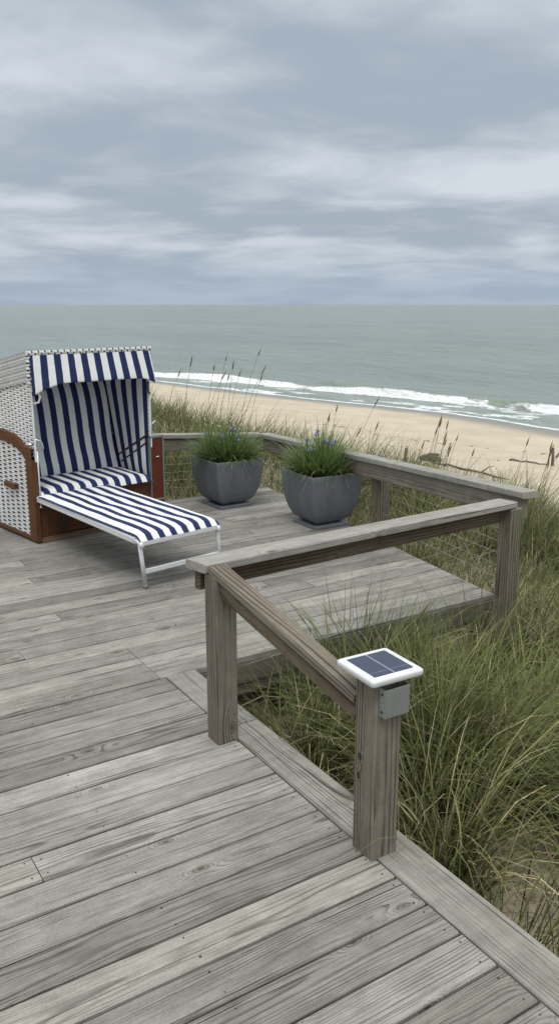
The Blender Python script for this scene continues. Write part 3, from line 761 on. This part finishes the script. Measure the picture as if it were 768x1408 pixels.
# roof: front height 1.505 falling backwards, woven close, with its own skirt band
def roofz(y): return 1.508-.18*y
for x, fl, nm in ((HX0-.004, False, 'roof_side'), (HX1+.004, True, 'roof_side')):
    b = MB(); ysx = np.linspace(.0, .9, 14); P = [[(x, y, roofz(y)-.225), (x, y, roofz(y)-.11), (x, y, roofz(y))] for y in ysx]
    G = [[(y, roofz(0)-.225, 0), (y, roofz(0)-.11, 0), (y, roofz(0), 0)] for y in ysx]
    b.grid(P, G, smooth=False, flip=not fl)
    dx = .014 if not fl else -.014
    b.grid([[(q[0]+dx, q[1], q[2]) for q in r] for r in P], G, smooth=False, flip=fl)
    b.build(nm, M['weave_roof'], CH)
b = MB(); b.grid([[(x, y, roofz(y)+.001) for y in (0, .3, .6, .9)] for x in (HX0-.004, .57, HX1+.004)], [[(x, y, 0) for y in (0, .3, .6, .9)] for x in (HX0-.004, .57, HX1+.004)], smooth=False)
b.grid([[(x, .9, z) for z in (.3, .8, roofz(.9))] for x in (HX0-.004, HX1+.004)], [[(x, z, 0) for z in (.3, .8, 1.3)] for x in (HX0-.004, HX1+.004)], smooth=False)
b.build('roof_panel', M['weave_roof'], CH)
# woven edging round the front of the hood
b = MB()
def edge(p0, p1, w_):
    p0 = Vector(p0); p1 = Vector(p1); L = (p1-p0).length; pr = rprof(w_, .028, .007)
    d_ = (p1-p0).normalized(); up_ = Vector((0, -1, 0)); a_ = up_.cross(d_).normalized()
    n = len(pr); vs = []; gs = []; ns = int(L/.03)
    for k in range(ns+1):
        for (qa, qh) in pr: vs.append(p0+d_*L*k/ns+a_*qa+up_*qh); gs.append((L*k/ns, qa+qh*.6+.02, 0))
    fs = [(k*n+i, k*n+(i+1) % n, (k+1)*n+(i+1) % n, (k+1)*n+i) for k in range(ns) for i in range(n)]
    fs += [tuple(reversed(range(n))), tuple(ns*n+i for i in range(n))]
    b.add(vs, fs, gs)
edge((HX0-.006, -.006, 1.494), (HX1+.006, -.006, 1.494), .036)
edge((HX0+.006, -.006, 1.27), (HX0+.006, -.006, 1.475), .032); edge((HX1-.006, -.006, 1.30), (HX1-.006, -.006, 1.475), .028)
b.build('hood_edging', M['weave_edge'], CH)
for x in (HX0+.016, HX1-.014):
    b = MB(); b.box(x-.008, x+.008, -.004, .012, .66, 1.27, .003, 'z'); b.build('hood_upright', M['whitecloth'], CH)
# awning valance with arched lower edge
b = MB(); P = []; G = []; nx = 48
for i in range(nx+1):
    sx = i/nx; x = .035+1.07*sx
    drop = 1.262-.085*(max(0, 1-sx/.26))**1.6-.05*(max(0, (sx-.86)/.14))**1.5
    fl = -.012*math.cos(sx*40)*.2; flare = .02*(1-2*sx)*0
    rp = []; rg = []
    for t, yy in ((0, -.020), (.25, -.034), (.5, -.048), (.75, -.062), (.95, -.073), (1., -.074), (1.01, -.069), (.98, -.064), (.9, -.055)):
        xe = x+(.5-sx)*-.05*t
        z = 1.478+(drop-1.478)*t; rp.append((xe, yy+fl*t, z)); rg.append((x, z, 0))
    P.append(rp); G.append(rg)
b.grid(P, G)
b.build('awning_valance', M['stripe'], CH)
b = MB(); P = []; G = []
for i in range(13):
    x = .04+1.06*i/12; P.append([(x, .0, 1.45), (x, .25, 1.40), (x, .7, 1.31)]); G.append([(x, 0, 0), (x, .3, 0), (x, .7, 0)])
b.grid(P, G); b.build('roof_lining', M['stripe'], CH)
# bow handles, hook, recline straps
b = MB(); b.tube([(.045, -.012, 1.245), (.075, -.03, 1.215), (.09, -.035, 1.165), (.078, -.03, 1.125), (.045, -.012, 1.115)], .0085, 8); b.build('bow_handle', M['whitecloth'], CH)
b = MB(); b.tube([(1.09, -.01, 1.22), (1.075, -.02, 1.18), (1.08, -.02, 1.135), (1.10, -.01, 1.12)], .0075, 8); b.build('bow_handle', M['steel'], CH)
b = MB(); b.tube([(.02, .02, .80), (.05, .0, .835), (.085, -.01, .82), (.098, -.015, .775), (.09, -.01, .745)], .006, 8); b.tube([(-.01, .06, .80), (.06, .02, .785)], .010, 8); b.build('recline_hook', M['chrome'], CH)
b = MB(); b.tube([(W-.02, .0, .765), (W-.02, -.01, .86), (W+.01, -.012, .885), (W+.035, -.01, .85)], .006, 8); b.build('recline_hook', M['chrome'], CH)
b = MB(); b.bar((1.055, .455, .545), (1.075, .0, .775), .006, .018, .002); b.bar((1.055, .42, .485), (1.075, .03, .70), .006, .014, .002)
b.build('recline_strap', M['steel'], CH)
# footrest, pulled out in front of the seat
fr = MB()
FX0, FX1 = .015, .655
za, zb = .365, .345
def fy(t): return -.0-1.53*t
def skew(t): return -.03*t
for x in (FX0, FX1):
    fr.bar((x+skew(0)+.02, .03, za), (x+skew(1), -1.47, zb), .028, .045, .006)
    fr.tube([(x+skew(1), -1.45, zb), (x+skew(1), -1.50, zb-.002), (x+skew(1), -1.525, zb-.012), (x+skew(1), -1.535, zb-.035)], .017, 10)
fr.bar((FX0-.03, -1.515, zb-.012), (FX1-.03, -1.515, zb-.012), .03, .034, .005)
foot = fr.build('footrest_frame', M['alu'], CH)
for x, xx in ((FX0, .05), (FX1, .68)):
    b = MB(); b.tube([(x-.03, -1.51, zb-.01), (x+.03, -1.465, .012)], .0145, 10); l = b.build('footrest_leg', M['alu'], foot)
    b = MB(); b.tube([(x+.0295, -1.4655, .03), (x+.0335, -1.463, .001)], .018, 10); b.build('leg_foot', M['galv'], foot)
b = MB(); b.bar((FX0+.005, -1.483, .125), (FX1+.005, -1.483, .125), .016, .034, .003); b.build('footrest_crossbar', M['alu'], foot)
b = MB(); nx, ny = 40, 40; top = []; bot = []; g = []
for i in range(nx+1):
    rt = []; rb = []; rg = []
    for j in range(ny+1):
        sx = i/nx; t = j/ny; x = FX0-.012+(FX1-FX0+.024)*sx+skew(t)
        y = -.03-1.50*t; e = min(1, 9*min(sx, 1-sx))**.5*min(1, 14*min(t, 1-t))**.5
        zc = za+.032+(zb-za)*t-.010*math.sin(math.pi*sx)*math.sin(math.pi*t)+.004*math.sin(t*23+2.5*math.sin(sx*5))*math.sin(math.pi*sx)-.028*max(0, (t-.96)/.04)**2
        rt.append((x, y, zc+.026*e)); rb.append((x, y, zc-.010*e)); rg.append((FX0+(FX1-FX0)*sx, y, 0))
    top.append(rt); bot.append(rb); g.append(rg)
b.grid(top, g, flip=True); b.grid(bot, g); b.build('footrest_pad', stripes('navy_striped_pad', .0935, .48, .02), foot)

# ------------------------------------------------------------------ planters
def planter(u, v, rz, hw, H, label, group=None):
    t = empty('planter', (u, v, 0), rz, label, 'planter', group)
    b = MB(); lathe_sq(b, [(hw*.70, .012, .001), (hw*.71, .012, .004), (hw*.71, .012, .024), (hw*.70, .012, .028)], smooth=False); b.build('saucer', M['pot'], t)
    b = MB(); rings = [(hw*.48, .01, .030), (hw*.50, .01, .036)]
    for k in range(1, 13):
        s = k/12; z = .036+(H-.036)*s; wv = .54+.46*(1-(1-s)**2.4)**.66; rings.append((hw*wv, .010, z))
    rings += [(hw*.992, .009, H+.003), (hw*.93, .014, H+.003), (hw*.925, .014, H-.004), (hw*.90, .014, H-.06), (hw*.3, .01, H-.065)]
    lathe_sq(b, rings, smooth=True)
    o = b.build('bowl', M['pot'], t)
    b = MB(); lathe_sq(b, [(hw*.90, .014, H-.058), (hw*.5, .014, H-.04), (.02, .004, H-.03)], smooth=False, capbot=False); b.build('soil', M['soil'], t)
    return t

def blades(base, az, tilt, curve, L, wd, c0, c1, seg=5, hmin=None, twist=None):
    """N grass blades as tapered strips. returns V,F,COL"""
    n = len(L); ts = np.linspace(0, 1, seg+1)
    ang = tilt[:, None]+curve[:, None]*ts[None, :]**1.6
    ds = L[:, None]/seg
    am = (ang[:, 1:]+ang[:, :-1])/2
    r = np.concatenate([np.zeros((n, 1)), np.cumsum(np.sin(am)*ds, 1)], 1); z = np.concatenate([np.zeros((n, 1)), np.cumsum(np.cos(am)*ds, 1)], 1)
    sway = (0 if twist is None else twist[:, None])*ts[None, :]**2*L[:, None]
    ca, sa = np.cos(az)[:, None], np.sin(az)[:, None]
    X = base[:, 0:1]+r*ca-sway*sa; Y = base[:, 1:2]+r*sa+sway*ca; Z = base[:, 2:3]+z
    if hmin is not None: Z = np.maximum(Z, hmin[:, None]+.01*ts[None, :]+rng.uniform(0, .03, (n, 1)))
    w = wd[:, None]*(np.minimum(1, ts*4+.55)*(1-ts**2.2))[None, :]/2
    wa = az+rng.uniform(-.9, .9, n)
    wx, wy = -np.sin(wa)[:, None]*w, np.cos(wa)[:, None]*w
    Lf = np.stack([X-wx, Y-wy, Z], -1); Rt = np.stack([X+wx, Y+wy, Z], -1)
    Vv = np.empty((n, 2*seg+1, 3)); Vv[:, 0:2*seg:2] = Lf[:, :-1]; Vv[:, 1:2*seg:2] = Rt[:, :-1]; Vv[:, 2*seg] = (Lf[:, -1]+Rt[:, -1])/2
    k = 2*seg+1; q = np.arange(seg-1)*2
    tri = np.concatenate([np.stack([q, q+1, q+3], 1), np.stack([q, q+3, q+2], 1), [[2*seg-2, 2*seg-1, 2*seg]]])
    F_ = (np.arange(n)[:, None, None]*k+tri[None]).reshape(-1, 3)
    tt = np.empty(k); tt[0:2*seg:2] = ts[:-1]; tt[1:2*seg:2] = ts[:-1]; tt[2*seg] = 1
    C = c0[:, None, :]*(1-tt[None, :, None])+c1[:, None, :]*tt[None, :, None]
    C = np.concatenate([C, np.ones((n, k, 1))], -1)
    return Vv.reshape(-1, 3), F_, C.reshape(-1, 4)

def merge(parts):
    Vs = []; Fs = []; Cs = []; o_ = 0
    for v, f, c in parts: Vs.append(v); Fs.append(f+o_); Cs.append(c); o_ += len(v)
    return np.concatenate(Vs), np.concatenate(Fs), np.concatenate(Cs)

def flowering(root, H, hw, label, nfl, nbud, n=520, hgt=.26):
    t = empty('flowering_plant', (root.location.x, root.location.y, H-.04), 0, label, 'plant')
    r = np.sqrt(rng.random(n))*hw*.84; a = rng.uniform(0, 2*np.pi, n)
    base = np.stack([r*np.cos(a), r*np.sin(a), np.zeros(n)], 1)
    az = a+rng.normal(0, .7, n); tilt = np.clip(r/hw*.85+rng.normal(0, .34, n), -.5, 1.35); L = rng.uniform(.5, 1.15, n)*hgt*(1.1-.25*r/hw)
    g = rng.random((n, 1)); c0 = np.array([.035, .065, .018])*(.6+g*.8); c1 = np.array([.19, .29, .095])*(.6+g*.9); yel = rng.random((n, 1)) < .22; c1 = np.where(yel, [.32, .34, .15], c1)
    v, f, c = blades(base, az, tilt, rng.uniform(.1, 1.5, n), L*np.where(rng.random(n) < .12, 1.3, 1.), rng.uniform(.005, .012, n), c0, c1, 5)
    sheet('foliage', v, f, M['leaf'], {'col': ('FLOAT_COLOR', c)}, parent=t)
    for i in range(nfl):
        a = random.uniform(0, 6.28); rr = hw*random.uniform(.1, .95); h = hgt*random.uniform(.45, 1.0)
        p0 = Vector((rr*.4*math.cos(a), rr*.4*math.sin(a), 0)); p1 = Vector((rr*math.cos(a), rr*math.sin(a), h))
        b = MB(); b.tube([p0, p0.lerp(p1, .5)+Vector((0, 0, .03)), p1], .0018, 4, mat=0)
        for k in range(12):
            dv = Vector((random.gauss(0, 1), random.gauss(0, 1), random.gauss(.2, .8))).normalized(); c_ = p1+dv*random.uniform(.004, .014)
            s1 = dv.orthogonal().normalized(); s2 = dv.cross(s1); rd = random.uniform(.008, .013)
            vs = [c_+(s1*math.cos(q)+s2*math.sin(q))*rd+dv*.004*math.cos(2*q) for q in np.linspace(0, 2*math.pi, 6)[:-1]]
            b.add(vs, [tuple(range(5))], vs, .5, 1)
        b.build('flower', [M['stem'], M['petal']], t)
    b = MB()
    for i in range(nbud):
        a = random.uniform(0, 6.28); rr = hw*random.uniform(.1, 1.0); h = hgt*random.uniform(.5, 1.15)
        p0 = Vector((rr*.4*math.cos(a), rr*.4*math.sin(a), 0)); p1 = Vector((rr*math.cos(a), rr*math.sin(a), h))
        b.tube([p0, p0.lerp(p1, .5)+Vector((0, 0, .02)), p1], .0012, 4, mat=0)
        b.tube([p1+Vector((0, 0, q)) for q in (-.008, -.003, .004, .012)], [.002, .006, .005, .001], 5, mat=1)
    o = b.build('buds', [M['stem'], M['bud']], t)
    return t
p1 = planter(3.735, 6.84, R(2), .250, .455, 'left-hand grey square planter, nearer the beach chair, on a flat saucer')
p2 = planter(4.075, 5.775, R(-1), .250, .465, 'right-hand grey square planter, nearer the camera, close to the railing')
flowering(p1, .455, .23, 'green grassy plant with pale lilac flowers in the left planter', 7, 26, 1350, .37)
flowering(p2, .465, .23, 'green grassy plant with vivid purple flowers in the right planter', 10, 20, 1250, .38)

# ------------------------------------------------------------------ dune grass
def deck_free(u, v, m=.03):
    inA = (u < U_OUT+m) & (v < V0+.05)
    inB = (v > V0-m) & (u < right_edge(v)+.03+m) & (v < VBACK+m)
    return ~(inA | inB)
def in_view(u, v, pad=.10):
    fx = u*math.cos(UAZ)+v*math.sin(UAZ); sx = u*math.sin(UAZ)-v*math.cos(UAZ)
    return (fx > .3) & (np.abs(sx) < fx*(384/1150*1.05+pad)+1.0)
GREEN0 = np.array([.013, .019, .005]); GREEN1 = np.array([.170, .213, .050]); STRAW0 = np.array([.11, .085, .045]); STRAW1 = np.array([.62, .54, .33])  # root colours darkened: shade at the base of the blades is painted in
def tuft(cu, cv, n, rad, L, dead=.3, spread=.9, wd=.004, lean=(.25, -.1), curve=(.3, 1.5), bright=1., zoff=0.):
    n = int(n); a = rng.uniform(0, 2*np.pi, n); r = rad*np.sqrt(rng.random(n))
    u = cu+r*np.cos(a); v = cv+r*np.sin(a); ok = deck_free(u, v); u, v, a, r = u[ok], v[ok], a[ok], r[ok]; n = len(u)
    if n == 0: return None
    base = np.stack([u, v, ground(u, v)-.02+zoff], 1)
    isd = rng.random(n) < dead
    az = a+rng.normal(0, .6, n); tilt = np.abs(rng.normal(0, .28, n))+spread*.5*(r/rad)*rng.random(n)
    az = np.arctan2(np.sin(az)*tilt+lean[1]*.5, np.cos(az)*tilt+lean[0]*.5)
    ll = L*rng.uniform(.45, 1.1, n); cur = rng.uniform(*curve, n); cur[isd] += rng.uniform(.2, 1.3, isd.sum()); ll[isd] *= rng.uniform(.6, 1.0, isd.sum())
    g = rng.uniform(.35, 1.55, (n, 1))*bright
    yel = rng.random((n, 1))**2*.55
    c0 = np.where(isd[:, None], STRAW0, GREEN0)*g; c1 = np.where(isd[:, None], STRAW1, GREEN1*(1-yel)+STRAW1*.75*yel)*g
    return blades(base, az, tilt, cur, ll, wd*rng.uniform(.6, 1.3, n), c0, c1, 5, ground(u, v), rng.normal(0, .10, n))

parts = []
def scatter(u0, u1, v0, v1, dens, fn):
    n = int((u1-u0)*(v1-v0)*dens); u = rng.uniform(u0, u1, n); v = rng.uniform(v0, v1, n)
    ok = deck_free(u, v, .0) & in_view(u, v); u, v = u[ok], v[ok]
    for a, b_ in zip(u, v):
        q = fn(a, b_)
        if q is not None: parts.append(q)
def bare(u, v):
    """how open the grass is: 0 full, 1 bare sand"""
    return min(1, 2.2*max(0, 1-math.hypot((u-2.38)/.42, (v-1.80)/.62)))
def near_fn(u, v):
    d = math.hypot(u, v)
    if rng.random() < bare(u, v) or (u < 2.35 and v > 3.3): return None
    k = float(fbm(np.array([u*.8]), np.array([v*.8]), 3, 77)[0])
    dead = .14+1.0*max(0, k-.48)
    if math.hypot(u-4.2, v-2.95) < .7: dead = .75
    if d < 5.5: return tuft(u, v, 18, .11, .70*(.6+.7*rng.random()), dead, 1., .0062, bright=.65+.6*k)
    return tuft(u, v, 26, .16, .66*(.7+.6*rng.random()), dead, 1., .0065, bright=.7+.55*k)
def big_fn(u, v):
    if rng.random() < bare(u, v)*1.2 or (u < 2.5 and v > 3.2): return None
    k = rng.random()
    return tuft(u, v, 130, .11, .90*(.75+.4*rng.random()), .08+.2*k, .85, .0074, curve=(.5, 1.8), bright=.75+.6*rng.random())
scatter(1.85, 5.5, .6, 3.75, 42, near_fn)
scatter(1.95, 5.5, .6, 3.7, 7.5, big_fn)
scatter(4.2, 8.5, 2.5, 8.5, 1.6, big_fn)
scatter(4.0, 9.5, 3.75, 9.5, 22, near_fn)
scatter(5.5, 9.5, .6, 3.75, 22, near_fn)
scatter(-.5, 4.6, 7.3, 9.5, 22, near_fn)
def far_fn(u, v):
    k = float(fbm(np.array([u*.45]), np.array([v*.45]), 3, 79)[0])
    if u > 9.5 + 1.5*k or (u > 7.6 and k < .45): return None
    return tuft(u, v, 26, .30, .66*(.7+.6*rng.random()), .22+.8*max(0, k-.5), 1., .010, bright=.75+.5*k)
scatter(0, 9, 9.5, 17, 10, far_fn); scatter(9.0, 14, 2, 17, 6, far_fn); scatter(-2, 12, 17, 30, 4, far_fn)
# dead litter lying on the sand
def litter(u, v):
    n = 5; base = np.stack([u+rng.normal(0, .12, n), v+rng.normal(0, .12, n), np.zeros(n)], 1); ok = deck_free(base[:, 0], base[:, 1], .05); base = base[ok]; n = len(base)
    if n == 0: return None
    base[:, 2] = ground(base[:, 0], base[:, 1])+.01
    g = rng.uniform(.4, 1.1, (n, 1)); c = STRAW1*.8*g
    return blades(base, rng.uniform(0, 6.28, n), rng.uniform(1.1, 1.6, n), rng.uniform(0, .4, n), rng.uniform(.15, .45, n), np.full(n, .0035), c*.8, c, 4, base[:, 2], rng.normal(0, .15, n))
scatter(1.8, 5.5, .6, 3.7, 30, litter)
v_, f_, c_ = merge(parts)
print('grass blades tris', len(f_))
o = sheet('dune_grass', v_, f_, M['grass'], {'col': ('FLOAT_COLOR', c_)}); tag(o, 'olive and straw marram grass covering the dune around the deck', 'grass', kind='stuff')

def tussock(cu, cv, label, n, rad, L, dead, wd, stalks=0, sh=1.0, spread=1., group=None, bright=1., lean=(.25, -.1)):
    t = empty('grass_tussock', (0, 0, 0), 0, label, 'grass tussock', group)
    z0 = float(ground(cu, cv)); t.location = (cu, cv, z0)
    q = merge([x for x in (tuft(cu, cv, n, rad, L, dead, spread, wd, lean, bright=bright), tuft(cu, cv, n*.25, rad*.8, L*.75, 1., 2.2, wd, lean, (1.2, 2.6))) if x is not None])
    q[0][:] -= np.array([cu, cv, z0])
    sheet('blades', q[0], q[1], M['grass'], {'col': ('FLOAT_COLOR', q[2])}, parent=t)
    for i in range(stalks):
        a = random.uniform(0, 6.28); r = rad*random.uniform(0, .9); p = Vector((r*math.cos(a), r*math.sin(a), 0))
        h = sh*random.uniform(.72, 1.08); dx = h*(.06+.26*random.random()); dy = h*random.uniform(-.16, .06)
        pts = [p+Vector((dx*s**1.8, dy*s**1.8, h*s*(1-.06*s))) for s in (0, .25, .5, .75, .9, 1.)]
        b = MB(); b.tube(pts, [wd*q_ for q_ in (.38, .36, .31, .27, .22, .15)], 5, mat=0)
        d_ = (pts[-1]-pts[-2]).normalized(); s0 = pts[-2]; hl = random.uniform(.07, .16); m_ = wd*.72
        b.tube([s0+d_*hl*q_ for q_ in (0, .15, .4, .7, 1.)], [m_*.4, m_*1.1, m_*1.35, m_*.95, m_*.15], 6, mat=1)
        b.build('seed_stalk', [M['stalk'], M['seed']], t)
    return t
tussock(2.50, 2.50, 'big arching grass tussock right behind the short post, pale dead strands at its base', 560, .16, .98, .20, .0068, 0, 1., 1.05)
tussock(2.12, 3.05, 'tangled straw-streaked grass clump under the sloping handrail', 260, .16, .80, .38, .0058, 0, 1., 1.2)
tussock(2.70, 3.36, 'upright green grass clump against the platform front edge', 460, .20, .98, .14, .0068, 1, 1.1, .8, lean=(.05, -.1))
tussock(4.15, 3.30, 'dry grass clump at the foot of the railing corner post', 240, .20, .62, .55, .0050, 0, 1., 1.1)
tussock(2.36, 1.55, 'sparse dark green shoots on bare sand at lower right corner', 60, .16, .42, .15, .005, 0, .8, .5, bright=.6)
tussock(5.05, 9.6, 'tall seed-headed grass clump behind the left planter and back railing', 620, .80, 1.0, .25, .0085, 11, 1.5, .8)
tussock(5.55, 7.75, 'dark leaning grass clump with seed heads behind the right planter', 480, .50, 1.10, .22, .0085, 7, 1.35, .8, lean=(.45, -.3))
tussock(6.2, 6.75, 'fan of seed-headed stalks beyond the sea-facing railing, before the driftwood', 420, .55, .92, .3, .0085, 13, 1.2, .8)
tussock(6.1, 5.15, 'tall grass clump with seed heads at the right edge beyond the railing corner', 420, .5, 1.04, .3, .0085, 8, 1.25, .8)

# ------------------------------------------------------------------ things on the beach
def onb(u, v): return float(ground(u, v))
def stake(u, v, h, r, label, lean):
    t = MB(); z = onb(u, v)
    t.tube([(0, 0, -.3), (lean*.3, 0, h*.5), (lean, 0, h*.97), (lean, 0, h)], [r, r*.95, r*.85, r*.6], 8)
    o = t.build('wooden_stake', M['drift'], None, (u, v, z)); tag(o, label, 'stake'); return o
stake(17.0, 19.6, .62, .055, 'lone weathered stake in the sand just above the railing, left of the stone', .04)
stake(22.9, 18.8, .62, .05, 'thin stake on the beach at the far right edge, beside driftwood', -.03)
b = MB(); z = 0
nn = 14; P = []; 
for i in range(9):
    a = math.pi*i/8-math.pi/2; row = []
    for j in range(nn+1):
        q = 2*math.pi*j/nn; k = 1+.22*math.sin(3*q+i)+.15*math.sin(5*q+2*i)
        k = k if 0 < i < 8 else 1
        row.append(((.36+.05*math.sin(7*q+3*i))*math.cos(a)*math.cos(q)*k, .24*math.cos(a)*math.sin(q)*k, (.17+.03*math.sin(4*q))*math.sin(a)+.07))
    P.append(row)
b.grid(P, P); u, v = 19.0, 20.6; o = b.build('beach_rock', M['stone'], None, (u, v, onb(u, v))); o.rotation_euler = (0, 0, R(-30)); tag(o, 'low dark lump of rock half buried in sand beside the driftwood log', 'rock')
def log(u0, v0, u1, v1, r, label, seed, branch=False):
    random.seed(seed); n = 9; t = MB(); c = ((u0+u1)/2, (v0+v1)/2); zc = onb(*c)
    pts = []; rr = []
    for i in range(n+1):
        s = i/n; u = u0+(u1-u0)*s+random.uniform(-.08, .08); v = v0+(v1-v0)*s+random.uniform(-.08, .08)
        pts.append((u-c[0], v-c[1], onb(u, v)-zc+r*.6+random.uniform(-.04, .05))); rr.append(r*(1-.5*s)*random.uniform(.8, 1.15))
    t.tube(pts, rr, 8)
    if branch:
        p = Vector(pts[1]); t.tube([p, p+Vector((-.15, .05, .18)), p+Vector((-.35, .1, .22))], [r*.6, r*.45, r*.2], 6)
        p = Vector(pts[6]); t.tube([p, p+Vector((.2, -.1, .16)), p+Vector((.42, -.12, .18))], [r*.5, r*.35, r*.15], 6)
    o = t.build('driftwood_log', M['drift'], None, (c[0], c[1], zc)); tag(o, label, 'driftwood')
log(18.6, 20.1, 18.7, 17.0, .045, 'long thin driftwood log lying on sand behind the seed-headed grass', 3, True)
log(22.3, 20.2, 22.6, 18.8, .036, 'short flat piece of driftwood lying alone on the open sand at right', 4)
random.seed(11)
bits = MB()
def wrackline(u0, v0, u1, v1, n, sp):
    for i in range(n):
        s = random.random(); u = u0+(u1-u0)*s+random.gauss(0, sp)+.4*math.sin(s*9); v = v0+(v1-v0)*s+random.gauss(0, sp); z = onb(u, v)
        a = random.uniform(0, 3.14); L = random.uniform(.02, .11); h = random.uniform(.004, .018)
        dx, dy = L*math.cos(a), L*math.sin(a)
        bits.tube([(u-dx, v-dy, z), (u, v, z+h), (u+dx, v+dy, z+.004)], [.004, .012, .004], 5)
wrackline(21, 32, 25, 20, 60, .16); wrackline(20, 29, 21.5, 19, 20, .2)
o = bits.build('wrack_line', M['wrack']); tag(o, 'thin lines of dark dried seaweed strewn along the sand', 'seaweed', kind='stuff')
